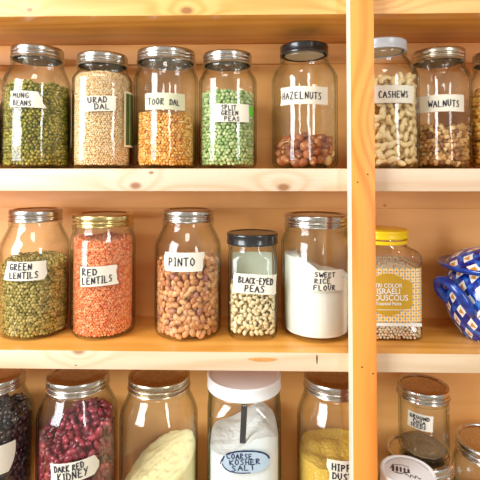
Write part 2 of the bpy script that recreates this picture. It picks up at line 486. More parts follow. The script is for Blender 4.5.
def merged(name, base_v, base_f, trans, mat, parent=None, loc=(0, 0, 0)):
    """trans: list of (variant, x, y, z, 3x3, scale)"""
    V, Fc, Rn = [], [], []
    off = 0
    for (k, x, y, z, M, sc) in trans:
        bv = base_v[k]
        V.append(bv@np.array(M).T*sc+np.array((x, y, z))); Fc.append(base_f+off); off += len(bv)
        Rn.append(np.full(len(bv), random.random()))
    V = np.concatenate(V); Fc = np.concatenate(Fc); Rn = np.concatenate(Rn)
    me = bpy.data.meshes.new(name)
    me.vertices.add(len(V)); me.vertices.foreach_set('co', V.astype(np.float32).ravel())
    nf = len(Fc)
    me.loops.add(nf*3); me.loops.foreach_set('vertex_index', Fc.astype(np.int32).ravel())
    me.polygons.add(nf); me.polygons.foreach_set('loop_start', np.arange(0, nf*3, 3, dtype=np.int32))
    me.polygons.foreach_set('use_smooth', np.ones(nf, bool))
    at = me.attributes.new('rnd', 'FLOAT', 'POINT'); at.data.foreach_set('value', Rn.astype(np.float32))
    me.materials.append(mat); me.update(calc_edges=True)
    o = bpy.data.objects.new(name, me); COL.objects.link(o); o.location = loc
    if parent: o.parent = parent
    return o

def core_mesh(rad, z0, zt, inset, top_drop, n=48, rows=10):
    """the unseen middle of a filling: returned as verts/tri faces"""
    V, Fc = [], []
    for j in range(rows+1):
        for i in range(n):
            a = 2*PI*i/n
            r = rad(z0)-inset
            h = zt(r*math.cos(a), r*math.sin(a))-top_drop
            z = z0+.001+(h-z0-.001)*j/rows
            rr = max(rad(z)-inset, .004)
            V.append((rr*math.cos(a), rr*math.sin(a), z))
    for j in range(rows):
        for i in range(n):
            a = j*n+i; b = j*n+(i+1) % n
            Fc += [(a, b, b+n), (a, b+n, a+n)]
    # top rings
    K = 6; prev = rows*n
    for k in range(1, K):
        st = len(V)
        for i in range(n):
            a = 2*PI*i/n; r = (rad(z0)-inset)*(1-k/K)
            zz = zt(r*math.cos(a), r*math.sin(a))-top_drop
            V.append((r*math.cos(a), r*math.sin(a), zz))
        for i in range(n):
            a = prev+i; b = prev+(i+1) % n; c = st+(i+1) % n; d = st+i
            Fc += [(a, b, c), (a, c, d)]
        prev = st
    c = len(V); V.append((0, 0, zt(0, 0)-top_drop))
    for i in range(n): Fc.append((prev+i, prev+(i+1) % n, c))
    return np.array(V), np.array(Fc)

def fill(name, label, jar, rad, z0, zt, s, variants, base_f, mat, individuals=None, scale_j=.1, layers=2, tangent=True, core=True, jit=.22, cat='food', wobble=.3, face=None, restname=None, restlabel=None, upright=.0):
    """filling of a jar; individuals: (object name, label, group, category) -> the grains in view become objects of their own"""
    loc = jar.location.copy()
    rotm = jar.rotation_euler.to_matrix()
    sites = shell_sites(rad, z0, zt, s, jit, layers)
    rest, front = [], []
    a0 = toward(loc.x, loc.y)
    for (L, x, y, z, a) in sites:
        k = random.randrange(len(variants)); sc = 1+random.uniform(-scale_j, scale_j)
        M = rot_tangent(a, random.uniform(0, PI), wobble) if (L < 9 and tangent) else rand_rot()
        d = math.cos(a-a0)
        vis = individuals and ((L == 0 and d > -.12) or (L == 9 and (math.hypot(x, y) > 0)))
        (front if vis else rest).append((k, x, y, z, M, sc, L, d))
    objs = []
    if individuals:
        if len(front) > 300:
            front.sort(key=lambda q: -q[7]); rest += front[300:]; front = front[:300]
        nm, lb, grp, ct = individuals
        metas = []
        for k in range(len(variants)):
            me = mesh(nm, variants[k], [tuple(int(i) for i in f) for f in base_f], mat)
            me.polygons.foreach_set('use_smooth', [True]*len(me.polygons)); metas.append(me)
        for (k, x, y, z, M, sc, L, d) in front:
            o = bpy.data.objects.new(nm, metas[k])
            COL.objects.link(o)
            o.matrix_world = Matrix.LocRotScale(loc+rotm@Vector((x, y, z)), (rotm@M), Vector((sc, sc, sc)))
            tag(o, lb, ct, grp); objs.append(o)
    tr = [(k, x, y, z, M, sc) for (k, x, y, z, M, sc, L, d) in rest]
    bv = list(variants); bf = base_f
    if tr:
        o = merged(restname or name, bv, bf, tr, mat, None, loc)
        if core:
            cv, cf = core_mesh(rad, z0, zt, s*(.6+.8*(layers-1)) if layers > 1 else s*.7, s*.8)
            c = mesh('core', cv, [tuple(int(i) for i in f) for f in cf], mat)
            bm = bmesh.new(); bm.from_mesh(o.data); bm.from_mesh(c)
            bm.to_mesh(o.data); bm.free(); bpy.data.meshes.remove(c)
        o.rotation_euler = jar.rotation_euler
        tag(o, restlabel or label, cat, None, 'stuff')
        objs.append(o)
    return objs

def jar_rad(R, rn, H, lidh, sh, q=0, base=.010, gap=.0032):
    prof = jar_profile(R, rn, H, lidh, q, base, sh)
    pts = [(p[1], p[0]) for p in prof[2:21]]
    zs = [p[0] for p in pts]; rs = [p[1] for p in pts]
    def f(z): return float(np.interp(z, zs, rs))-gap
    return f

ICO1, ICOF1 = ico(2); ICO0, ICOF0 = ico(1)

def heap(h, bump=.004, tx=0, ty=0, seed=0):
    def f(x, y): return h+tx*x+ty*y+bump*noise.noise(Vector((x*40+seed, y*40, seed*3.1)))
    return f

def powder(name, label, jar, R, z0, zt, mat, rad, n=72, m=30, bumpy=.0006, cat='food', bs=300):
    """a settled powder or flake heap: one closed body"""
    V, Fc = [], []
    rows = 24
    def top(a, k): return
    for j in range(rows+1):
        for i in range(n):
            a = 2*PI*i/n
            r0 = rad(z0+.02)
            h = zt(r0*math.cos(a), r0*math.sin(a))
            z = z0+(h-z0)*j/rows
            r = rad(z)
            V.append((r*math.cos(a), r*math.sin(a), z))
    for j in range(rows):
        for i in range(n):
            a = j*n+i; b = j*n+(i+1) % n
            Fc.append((a, b, b+n, a+n))
    prev = rows*n
    for k in range(1, m):
        st = len(V)
        for i in range(n):
            a = 2*PI*i/n; rr = rad(z0+.02)*(1-k/m)
            x, y = rr*math.cos(a), rr*math.sin(a)
            V.append((x, y, zt(x, y)+bumpy*noise.noise(Vector((x*bs, y*bs, 3)))))
        for i in range(n):
            a = prev+i; b = prev+(i+1) % n; c = st+(i+1) % n; d = st+i
            Fc.append((a, b, c, d))
        prev = st
    V.append((0, 0, zt(0, 0))); c = len(V)-1
    for i in range(n): Fc.append((prev+i, prev+(i+1) % n, c))
    Fc.append(tuple(reversed(range(n))))
    o = link(name, mesh(name, V, Fc, mat), None, loc=tuple(jar.location), smooth=60)
    o.rotation_euler = jar.rotation_euler
    tag(o, label, cat, None, 'stuff'); return o

# ------------------------------------------------------------------ the shelving
X0, X1, D = -.62, .66, .145
wall = bm_obj('wall_back', box_data(X0-.02, X1+.02, D, D+.012, -.62, .46), W_back); tag(wall, kind='structure')
unit = empty('wooden_shelving', (0, 0, -.57)); tag(unit, 'open pine shelving with pale front edges and one orange upright post, holding all the jars', 'shelves')
unit_loc = Vector((0, 0, -.57))
def shelf(z0, z1, mfront, y0=0.0, name='shelf_board'):
    bm = box_data(X0, X1, y0, D, z0, z1, .0009, 2)
    o = bm_obj(name, bm, [W_board, mfront], unit, 30, lambda p: 1 if p.normal.y < -.5 else 0)
    o.location = -unit_loc; return o
shelf(.2095, .245, W_edge_top)
s1 = shelf(-.0273, .003, W_edge1)
s2 = shelf(-.2636, -.239, W_edge2)
shelf(-.582, -.552, W_edge2, -.05)
shelf(.44, .46, W_edge_top)
for (zt_, h) in ((.2095, .033), (-.0273, .034), (-.2636, .034)):
    o = bm_obj('cleat', box_data(X0, X1, D-.006, D+.001, zt_-h, zt_, .0008), W_cleat, unit); o.location = -unit_loc
for (xa, xb) in ((X0-.02, X0), (X1, X1+.02)):
    o = bm_obj('side_panel', box_data(xa, xb, 0, D, -.6, .46), W_board, unit); o.location = -unit_loc
bm = box_data(.1415, .1722, -.022, 0.0, -.582, .46, .0009)
post = bm_obj('upright_post', bm, [W_post, W_post_lit], unit, 30, lambda p: 1 if p.normal.x < -.5 else 0); post.location = -unit_loc
for (nx, nz) in ((.1495, -.0145), (.1625, -.0045), (.1535, -.2475), (.1672, -.2555)):
    vs = []; o = lathe('nail_head', [(0, 0), (.0009, 0), (.0009, .0006), (0, .0008)], NAIL, post, seg=12)
    o.rotation_euler = (PI/2, 0, 0); o.location = (nx, -.0219, nz)
# loose knot patch and split in the lower shelf front edge
def ellipse_plug(cx, cz, rx, rz, mat, name, y=-.0004):
    vs = [(cx+rx*math.cos(a)*(1+.12*math.sin(3*a)), y, cz+rz*math.sin(a)) for a in np.linspace(0, 2*PI, 28, endpoint=False)]
    vb = [(v[0], .0005, v[2]) for v in vs]; n = 28
    fs = [tuple(range(n))[::-1]]+[(i, (i+1) % n, (i+1) % n+n, i+n) for i in range(n)]
    o = link(name, mesh(name, vs+vb, fs, mat), s2, smooth=30); return o
ellipse_plug(.0295, -.2485, .019, .0026, W_knotpatch, 'knot')
ellipse_plug(.1005, -.2475, .0008, .006, NAIL, 'crack')

# ------------------------------------------------------------------ materials of the food
M_mung = grain_mat('mung_bean_skins', [(0, (104, 104, 20)), (.5, (154, 148, 40)), (.82, (192, 178, 76)), (1, (112, 76, 34))], .35)
M_urad = grain_mat('split_white_dal', [(0, (232, 190, 130)), (.5, (246, 214, 162)), (1, (252, 232, 196))], .6)
M_toor = grain_mat('split_yellow_dal', [(0, (222, 142, 48)), (.5, (246, 182, 82)), (.9, (250, 208, 128)), (1, (196, 116, 42))], .5)
M_split = grain_mat('split_green_pea', [(0, (134, 166, 96)), (.5, (172, 196, 124)), (1, (212, 222, 168))], .55)
M_green = grain_mat('green_lentil_skins', [(0, (118, 104, 36)), (.5, (168, 148, 66)), (1, (200, 178, 102))], .45)
M_red = grain_mat('red_lentil_skins', [(0, (232, 108, 54)), (.5, (249, 146, 86)), (1, (253, 182, 130))], .5)
M_pinto = grain_mat('pinto_skins', [(0, (196, 124, 74)), (.4, (224, 158, 98)), (.8, (238, 184, 128)), (1, (160, 90, 84))], .35, spots=(260, .54, (158, 84, 54)))
M_bep = grain_mat('black_eyed_pea_skins', [(0, (232, 204, 150)), (1, (248, 228, 184))], .4)
M_eye = plain('dark_eye', (34, 28, 34), .5)
M_kid = grain_mat('kidney_skins', [(0, (98, 16, 32)), (.5, (140, 32, 54)), (.9, (184, 66, 80)), (1, (74, 12, 26))], .28, coat=.3)
M_blk = grain_mat('black_bean_skins', [(0, (20, 16, 22)), (.7, (42, 32, 36)), (1, (78, 58, 48))], .28, coat=.3)
M_haz = grain_mat('hazelnut_skins', [(0, (120, 56, 28)), (.5, (158, 82, 42)), (.86, (184, 106, 58)), (.90, (240, 210, 150))], .5, spots=(210, .55, (226, 180, 122)))
M_cas = grain_mat('cashew_flesh', [(0, (242, 214, 150)), (1, (252, 232, 182))], .4)
M_wal = grain_mat('walnut_flesh', [(0, (128, 76, 36)), (.5, (206, 152, 84)), (1, (244, 212, 152))], .55, spots=(300, .55, (134, 76, 38)))
M_gra = grain_mat('golden_raisin_mix', [(0, (176, 106, 22)), (.6, (222, 156, 48)), (1, (240, 192, 90))], .4)
M_cous = grain_mat('couscous_pearls', [(0, (232, 160, 116)), (.2, (246, 226, 190)), (.7, (242, 220, 184)), (.9, (206, 192, 146)), (1, (252, 240, 216))], .5)
M_flour = plain('white_rice_flour', (246, 240, 228), .9, bump=.3, bscale=200)
M_salt = plain('coarse_white_salt', (244, 244, 242), .7, bump=.5, bscale=900)
M_yel = plain('pale_yellow_flour', (242, 226, 158), .9, bump=.8, bscale=450, var=(250, 238, 186))
M_yeast = plain('yellow_yeast_flakes', (204, 158, 40), .8, bump=1, bscale=420, var=(240, 204, 92))
M_chia = plain('ground_dark_seed', (120, 96, 66), .8, bump=1, bscale=700, var=(168, 142, 104))

# ------------------------------------------------------------------ TOP ROW
Z1, Z2, Z3 = .003, -.239, -.552
YJ = .086
def dims(R, rl, H, lidh, sh, q=0, base=.010): return jar_rad(R, min(rl-.0014, R-.001), H, lidh, sh, q, base)

# mung beans
X = -.3135; R, rl, H = .0500, .0385, .1845
j = make_jar('glass_jar', 'glass jar of green mung beans, farthest left of the labelled jars on the top shelf', X, YJ, Z1, R, rl, H, sh=.70, disc=ZINC, group=None)
tape_label(j, R, X, YJ, -.0155, .100, .047, .0235, [('MUNG', .10, .54, .52, .34, 0), ('BEANS', .12, .10, .58, .34, -.02)], tilt=-.02, right=[.006, .001, -.001, -.004, -.008], left=[0, -.001, .001, 0])
v = [ICO0*np.array((.0031, .0026, .0026)), ICO0*np.array((.0029, .0027, .0025))]
fill('mung_beans', 'small round green mung beans filling the leftmost labelled top-shelf jar', j, dims(R, rl, H, .0175, .70), .0055, heap(.126, .006, seed=1), .0052, v, ICOF0, M_mung, layers=2, cat='beans')

# urad dal
X = -.2120; R, rl, H = .0445, .0380, .1735
j = make_jar('glass_jar', 'glass jar full of pale urad dal with a dark green product label round its back', X, YJ, Z1, R, rl, H, sh=.80, q=.8, rot=.3)
tape_label(j, R, X, YJ, -.005, .094, .044, .022, [('URAD', .17, .52, .62, .36, .05), ('DAL', .36, .10, .5, .36, .03)], tilt=.05, q=.8, rot=.3, right=[.0, .001, .0015, .002], left=[.002, 0, -.001, 0])
a0 = toward(X, YJ)
GREENL = plain('dark_green_label', (62, 84, 34), .5, var=(70, 94, 40), bscale=60); CREAM = plain('cream_label_border', (232, 222, 180), .6)
f = wrap(R, a0+PI-.44, .0735, .0006, 0, .8, .3)
gl_ = tape_patch('product_label', .180, .083, f, CREAM, j, jag=0, t=.0002)
f2 = wrap(R, a0+PI-.44, .0735, .0008, 0, .8, .3)
tape_patch('green_panel', .174, .0765, f2, GREENL, gl_, jag=0, t=.0004)
v = [ICO0*np.array((.0023, .0016, .0013)), ICO0*np.array((.0021, .0017, .0012))]
fill('urad_dal', 'tiny cream split urad dal packed to the neck of its top-shelf jar', j, dims(R, rl, H, .0175, .80, .0), .0055, heap(.143, .003, seed=2), .0034, v, ICOF0, M_urad, layers=2, cat='lentils')

# toor dal
X = -.1135; R, rl, H = .0452, .0443, .1785
j = make_jar('glass_jar', 'wide-mouth glass jar of orange-yellow toor dal between urad dal and split peas', X, YJ, Z1, R, rl, H, sh=.80, disc=ZINC, q=.6, rot=.8)
tape_label(j, R, X, YJ, -.0015, .0965, .060, .024, [('TOOR', .10, .28, .40, .38, .0), ('DAL', .60, .28, .26, .34, -.03)], mat=TAPEG, tilt=0, q=.6, rot=.8)
v = [ICO0*np.array((.0029, .0024, .0016)), ICO0*np.array((.0027, .0025, .0017))]
fill('toor_dal', 'orange-yellow split toor dal filling its top-shelf jar just past half way', j, dims(R, rl, H, .0175, .80), .0055, heap(.083, .002, seed=3), .0044, v, ICOF0, M_toor, layers=2, cat='lentils')

# split green peas
X = -.0195; R, rl, H = .0437, .0374, .1745
j = make_jar('glass_jar', 'glass jar of split green peas with a bright green sticker edge beside its tape', X, YJ, Z1, R, rl, H, sh=.78, disc=ZINC, q=.5, rot=.2)
tape_label(j, R, X, YJ, .006, .080, .052, .026, [('SPLIT', .22, .67, .42, .25, 0), ('GREEN', .22, .37, .48, .24, 0), ('PEAS', .30, .07, .44, .24, -.02)], q=.5, rot=.2, pen=0.00123)
f = wrap(R, toward(X, YJ)+.80, .083, .0002, .1, .5, .2)
tape_patch('green_sticker', .010, .014, f, plain('bright_green_sticker', (90, 190, 40), .6), j, left=[.003, 0, .002], t=.0001)
v = [ICO0*np.array((.0034, .0031, .0019)), ICO0*np.array((.0031, .0033, .0021))]
fill('split_green_peas', 'pale green split peas filling their jar left of the hazelnuts', j, dims(R, rl, H, .0175, .78), .0055, heap(.1135, .003, seed=4), .0055, v, ICOF0, M_split, layers=2, cat='peas')

# hazelnuts
X = .0975; R, rl, H = .0455, .0366, .1865
j = make_jar('glass_jar', 'mostly empty glass jar with a black lid and a few hazelnuts at the bottom', X, YJ, Z1, R, rl, H, lid=BLACKP, lidh=.0150, sh=.76, q=.9, rot=.35, glass=GLASSG)
tape_label(j, R, X, YJ, 0, .1045, .072, .0255, [('HAZELNUTS', .07, .30, .80, .38, -.01)], left=[-.001, .002, -.001], q=.9, rot=.35, pen=0.00146)
hv = []
for k in range(3):
    u = ICO1*.0072; u = u.copy(); tip = np.clip(ICO1[:, 2]-.6, 0, 1); u[:, 2] += tip*.006; u[:, 0] *= .95+.05*k; hv.append(u)
fill('hazelnuts', 'hazelnuts underneath the top of the pile in the black-lidded hazelnut jar', j, dims(R, rl, H, .015, .76), .0055, heap(.040, .012, seed=5), .0128, hv, ICOF1, M_haz, individuals=('hazelnut', 'brown mottled hazelnut in the loose pile at the bottom of the hazelnut jar', 'hazelnuts in the jar', 'nut'), layers=2, tangent=False, cat='nuts', core=False)

# cashews
X = .2110; R, rl, H = .0515, .0350, .1870
YJ = .071
j = make_jar('glass_jar', 'glass jar of whole cashews with a pale bluish-white lid, right beside the post', X, YJ, Z1, R, rl, H, lid=PALEBLUE, lidh=.0150, sh=.72)
tape_label(j, R, X, YJ, .013, .1025, .068, .0245, [('CASHEWS', .24, .30, .62, .36, 0)], right=[0, .001, .001], pen=0.00146)
def cashew(seed):
    rs = random.Random(seed); V = []; Fc = []
    n, m = 13, 10
    for i in range(n):
        t = i/(n-1); a = -1.15+2.3*t
        rr = .0072
        c = Vector((rr*math.sin(a), rr*math.cos(a)-rr*.7, .0006*math.sin(5*t+seed)))
        w = .0042*(math.sin(PI*(.04+.92*t))**.45)*(1.08-.22*t) if 0 < i < n-1 else .0009
        for k in range(m):
            b = 2*PI*k/m
            V.append(c+Vector((math.sin(a), math.cos(a), 0))*w*math.cos(b)+Vector((0, 0, 1))*w*.85*math.sin(b))
    for i in range(n-1):
        for k in range(m):
            a = i*m+k; b = i*m+(k+1) % m
            Fc += [(a, b, b+m), (a, b+m, a+m)]
    for k in range(1, m-1): Fc += [(0, k+1, k), ((n-1)*m, (n-1)*m+k, (n-1)*m+k+1)]
    return np.array([p[:] for p in V]), np.array(Fc)
cv = [cashew(s)[0] for s in range(3)]; cf = cashew(0)[1]
fill('cashews', 'cashews in the middle of the cashew jar behind the outer nuts', j, dims(R, rl, H, .015, .72), .0055, heap(.131, .006, seed=6), .0128, cv, cf, M_cas, individuals=('cashew', 'cream curved cashew packed in the cashew jar beside the post', 'cashews in the jar', 'nut'), layers=3, cat='nuts', wobble=.5)

# walnuts
YJ = .095
X = .3045; R, rl, H = .0425, .0375, .1795
j = make_jar('glass_jar', 'glass jar half full of chopped walnuts, right of the cashews', X, YJ, Z1, R, rl, H, band=WARM, disc=WARM, sh=.80, q=.7, rot=.6)
tape_label(j, R, X, YJ, .004, .0945, .066, .0245, [('WALNUTS', .24, .28, .62, .38, 0)], tilt=-.01, q=.7, rot=.6, pen=0.00157)
def chunk(seed, s=.0047, v=ICO1, amp=.45):
    u = v.copy()
    for i in range(len(u)):
        p = Vector(u[i]); k = 1+amp*noise.noise(p*1.6+Vector((seed*3.1, 0, 0)))*1.6+.22*noise.noise(p*4+Vector((0, seed, 0)))
        u[i] = p*k*s
    u[:, 1] *= .75; return u
wv_ = [chunk(i+1) for i in range(5)]
fill('chopped_walnuts', 'chopped walnut pieces under the outer layer in the walnut jar', j, dims(R, rl, H, .0175, .80), .0055, heap(.063, .008, seed=8), .0074, wv_, ICOF1, M_wal, individuals=('walnut_piece', 'broken light brown walnut piece in the half full walnut jar', 'walnut pieces in the jar', 'nut'), layers=2, tangent=False, cat='nuts')

# edge jar, top right
YJ = .086
X = .3925; R, rl, H = .0410, .0366, .174
j = make_jar('glass_jar', 'glass jar of golden dried fruit cut by the right picture edge on the top shelf', X, YJ, Z1, R, rl, H, sh=.78)
gv = [chunk(i+20, .0048, ICO1, .3) for i in range(3)]
fill('golden_raisins', 'golden brown dried fruit filling the jar at the right end of the top shelf', j, dims(R, rl, H, .0175, .78), .0055, heap(.118, .004, seed=9), .0085, gv, ICOF1, M_gra, layers=2, cat='dried fruit')
# sliver at the far left
X = -.4155; R, rl, H = .0445, .0366, .176
j = make_jar('glass_jar', 'glass jar of dark beans almost cut off by the left edge of the top shelf', X, YJ, Z1, R, rl, H, sh=.76)
bv_ = [bean_verts(ICO0, .0095, .0062, .0052)]
fill('black_beans', 'dark beans in the cut-off jar at the left end of the top shelf', j, dims(R, rl, H, .0175, .76), .0055, heap(.105, .002, seed=10), .0070, bv_, ICOF0, M_blk, layers=2, cat='beans')

# ------------------------------------------------------------------ MIDDLE ROW
YJ = .076
# green lentils
X = -.3090; R, rl, H = .0505, .0380, .1815
j = make_jar('glass_jar', 'glass jar of green lentils under a silver lid, leftmost on the middle shelf', X, YJ, Z2, R, rl, H, sh=.70)
tape_label(j, R, X, YJ, -.0145, .0985, .058, .0265, [('GREEN', .15, .55, .55, .33, .03), ('LENTILS', .14, .12, .70, .33, .01)], right=[-.003, .002, .0, .0], left=[-.003, -.001, .002, .003], pen=0.00157)
v = [ICO0*np.array((.0034, .0033, .0017)), ICO0*np.array((.0031, .0030, .0016))]
fill('green_lentils', 'olive green lentils filling the leftmost jar on the middle shelf', j, dims(R, rl, H, .0175, .70), .0055, heap(.105, .003, ty=.12, seed=12), .0049, v, ICOF0, M_green, layers=2, cat='lentils', wobble=.5)
# red lentils
X = -.2060; R, rl, H = .0462, .0448, .1750
j = make_jar('glass_jar', 'wide-mouth glass jar full of orange-red lentils under a gold lid', X, YJ, Z2, R, rl, H, band=GOLD, disc=COPPER, sh=.82, q=.6, rot=.5)
tape_label(j, R, X, YJ, -.0055, .0915, .049, .0275, [('RED', .06, .56, .42, .33, .0), ('LENTILS', .05, .12, .84, .33, .04)], tilt=.02, right=[.002, .0, -.001, 0], q=.6, rot=.5, pen=0.00157)
v = [ICO0*np.array((.0025, .0024, .0014)), ICO0*np.array((.0023, .0022, .0014))]
fill('red_lentils', 'small orange-red lentils filling the gold-lidded jar', j, dims(R, rl, H, .0175, .82), .0055, heap(.139, .004, seed=13), .0037, v, ICOF0, M_red, layers=2, cat='lentils', wobble=.5)
# pinto
X = -.0780; R, rl, H = .0495, .0382, .1815
j = make_jar('glass_jar', 'glass jar of brown pinto beans with a silver lid, between red lentils and black-eyed peas', X, YJ, Z2, R, rl, H, sh=.72, disc=ZINC)
tape_label(j, R, X, YJ, -.0075, .1120, .058, .0265, [('PINTO', .14, .30, .68, .40, .0)], left=[.002, 0, -.001, .002], right=[-.001, 0, .003], pen=0.00168)
pv = [bean_verts(ICO1, .0128+.0012*k, .0086, .0074, .04) for k in (-1, 0, 1)]
fill('pinto_beans', 'pinto beans in the middle of the pinto jar behind the outer beans', j, dims(R, rl, H, .0175, .72), .0055, heap(.108, .004, seed=14), .0092, pv, ICOF1, M_pinto, individuals=('pinto_bean', 'speckled light brown pinto bean packed in the pinto jar', 'pinto beans in the jar', 'bean'), layers=2, cat='beans', jit=.3)
# black-eyed peas: squarish jar, black lid
X = .0178; YB = .072; R, rl, H = .0358, .0366, .148
RB = .0350
j = make_jar('glass_jar', 'short squarish glass jar with a black lid holding black-eyed peas', X, YB, Z2, R, .0378, H, lid=BLACKP, lidh=.0165, sh=.80, q=2.2, rot=.0, glass=GLASSG, base=.008)
tape_label(j, R, X, YB, .0035, .0800, .056, .0275, [('BLACK-EYED', .12, .55, .80, .30, -.03), ('PEAS', .26, .12, .50, .34, -.02)], tilt=-.06, q=2.2, rot=0, right=[.001, 0, .001], pen=0.00146)
f = wrap(R, toward(X, YB)+PI, .085, .0003, 0, 2.2, 0)
tape_patch('back_label', .056, .055, f, plain('grey_green_back_label', (236, 236, 216), .7), j, jag=0)
def eyed(k):
    return bean_verts(ICO1, .0088+.0006*k, .0066, .0058, .10)
bepv = [eyed(k) for k in (-1, 0, 1)]
def rad_b(z): return float(np.interp(z, [0, .006, .12, .13], [.033, .0345, .0345, .031]))-.0030
fill_objs = []
# squarish filling: push grains out to the square section
def fill_square(jar, q, R, s, variants, F_, mat, ind, zt, z0, rest_label, rest_name, cat):
    loc = jar.location.copy(); a0 = toward(loc.x, loc.y)
    metas = []
    for vv in variants:
        me = mesh(ind[0], vv, [tuple(int(i) for i in f) for f in F_], [mat, M_eye])
        mi = []
        for p in me.polygons:
            c = p.center; L_ = abs(vv[:, 0]).max(); mi.append(1 if (c.y > vv[:, 1].max()*.62 and abs(c.x) < L_*.32 and c.z > -.0012) else 0)
        me.polygons.foreach_set('material_index', mi)
        me.polygons.foreach_set('use_smooth', [True]*len(me.polygons)); metas.append(me)
    rest = []; cnt = 0
    for (L, x, y, z, a) in shell_sites(lambda z: R-.0032, z0, zt, s, .28, 3):
        k = sect(a, q) if L < 9 else sect(a, q)
        x, y = x*k, y*k
        kk = random.randrange(len(variants)); M = rot_tangent(a, random.uniform(0, PI), .5) if L < 9 else rand_rot()
        vis = ((L == 0 and math.cos(a-a0) > -.1) or L == 9) and cnt < 300
        if vis:
            cnt += 1
            o = bpy.data.objects.new(ind[0], metas[kk]); COL.objects.link(o)
            o.matrix_world = Matrix.LocRotScale(loc+Vector((x, y, z)), M, Vector((1, 1, 1))*random.uniform(.9, 1.1)); tag(o, ind[1], ind[3], ind[2])
        else: rest.append((kk, x, y, z, M, 1.0))
    o = merged(rest_name, variants, F_, rest, mat, None, loc); tag(o, rest_label, cat, None, 'stuff')
fill_square(j, 2.2, R, .0070, bepv, ICOF1, M_bep, ('black_eyed_pea', 'cream black-eyed pea with a dark eye, packed in the short black-lidded jar', 'black-eyed peas in the jar', 'pea'), heap(.074, .003, seed=15), .008, 'black-eyed peas behind the outer layer in the short black-lidded jar', 'black_eyed_peas', 'peas')
# sweet rice flour
X = .1125; R, rl, H = .0488, .0462, .1750
j = make_jar('glass_jar', 'wide-mouth glass jar of white sweet rice flour, left of the post on the middle shelf', X, YJ, Z2, R, rl, H, sh=.80, q=.5, rot=.4, disc=ZINC, glass=GLASSG)
tape_label(j, R, X, YJ, .016, .0875, .048, .0285, [('SWEET', .12, .68, .62, .22, 0), ('RICE', .12, .38, .48, .22, -.02), ('FLOUR', .10, .06, .66, .24, -.02)], right=[.0, .003, -.002, .001], left=[-.002, .0, .002], tilt=-.03, q=.5, rot=.4, pen=0.00134)
def ztf(x, y):
    t = max(0, min(1, (x+.034)/.052)); t = t*t*(3-2*t)
    return .1175*(1-t)+.088*t+.0022*noise.noise(Vector((x*60, y*60, 0)))
powder('rice_flour', 'white rice flour heaped higher on the left inside the wide-mouth jar by the post', j, R, .0075, ztf, M_flour, dims(R, rl, H, .0175, .80), cat='flour')

# couscous tub
X, YC = .2135, .086; W_ = .0455; H = .152
t = empty('couscous_tub', (X, YC, Z2)); tag(t, 'square clear plastic tub of tri-color couscous with a yellow screw lid', 'tub')
Qc = 6.0
prof = [(W_-.010, 0, Qc), (W_-.003, .001, Qc), (W_-.0005, .005, Qc), (W_, .010, Qc), (W_, .016, Qc), (W_-.0012, .018, Qc), (W_-.0012, .104, Qc), (W_, .106, Qc), (W_+.0006, .110, Qc), (W_, .119, Qc), (W_-.004, .124, Qc*.7), (W_-.011, .128, 2), (.0345, .130, 0), (.0335, .132, 0), (.0335, .150, 0)]
pin = [(r-.0012, max(z, .0015), k) for r, z, k in reversed(prof[1:])]+[(0, .0015, Qc)]
lathe('tub_body', prof+pin, PLASTIC, t, seg=112)
cap_lid(t, .0372, H, .0125, YELLOWP, inset=False)
lathe('tamper_ring', [(.0345, .1325), (.0364, .1325), (.0366, .1375), (.0345, .1378)], YELLOWP, t)
# printed sleeve: pattern of dots on a pale ground
m_, nt, out = newmat('dotted_sleeve_print'); g = G(nt)
b = g.n('ShaderNodeBsdfPrincipled'); g.l(b.outputs[0], out.inputs[0]); b.inputs['Roughness'].default_value = .45
tc = g.n('ShaderNodeTexCoord'); sp = g.n('ShaderNodeSeparateXYZ'); g.l(tc.outputs['Object'], sp.inputs[0])
pit = .0078
hx = g.m('ADD', sp.outputs[0], sp.outputs[1])
def lattice(ox, oz, rad):
    a = g.m('SUBTRACT', g.m('FRACT', g.m('ADD', g.m('DIVIDE', hx, pit), ox+100)), .5)
    c = g.m('SUBTRACT', g.m('FRACT', g.m('ADD', g.m('DIVIDE', sp.outputs[2], pit), oz+100)), .5)
    return g.m('LESS_THAN', g.m('SQRT', g.m('ADD', g.m('MULTIPLY', a, a), g.m('MULTIPLY', c, c))), rad)
c0 = lin((246, 240, 226))
c1 = g.mix(lattice(0, 0, .30), c0, lin((250, 176, 60)))
c2 = g.mix(lattice(.5, .5, .27), c1, lin((250, 200, 66)))
c3 = g.mix(lattice(.5, 0, .20), c2, lin((152, 166, 160)))
c4 = g.mix(lattice(0, .5, .20), c3, lin((152, 166, 160)))
g.l(c4, b.inputs['Base Color'])
sl = lathe('printed_sleeve', [(W_-.0009, .0265, Qc), (W_-.0006, .0265, Qc), (W_-.0006, .1020, Qc), (W_-.0009, .1020, Qc)], m_, t, seg=112)
sl.data.polygons.foreach_get
bm = bmesh.new(); bm.from_mesh(sl.data)
bmesh.ops.delete(bm, geom=[f for f in bm.faces if abs(f.normal.z) > .9 and len(f.verts) > 8], context='FACES'); bm.to_mesh(sl.data); bm.free()
def yfront(lift): return lambda u, v, e=0: (u, -(W_-.0006)*1.0-lift-e, v)
M_goldp = plain('gold_print', (206, 160, 20), .45); M_white = plain('white_print', (250, 248, 240), .5)
def plate(name, pts, y, th, mat, parent):
    n = len(pts); vs = [(p[0], y, p[1]) for p in pts]+[(p[0], y+th, p[1]) for p in pts]
    fs = [tuple(range(n))[::-1], tuple(range(n, 2*n))]+[(i, (i+1) % n, (i+1) % n+n, i+n) for i in range(n)]
    me = mesh(name, vs, fs, mat)
    bm = bmesh.new(); bm.from_mesh(me); bmesh.ops.recalc_face_normals(bm, faces=bm.faces); bm.to_mesh(me); bm.free()
    return link(name, me, parent, smooth=30)
cz = .0655; cr = .0295; cxg = -.0060
pts = []
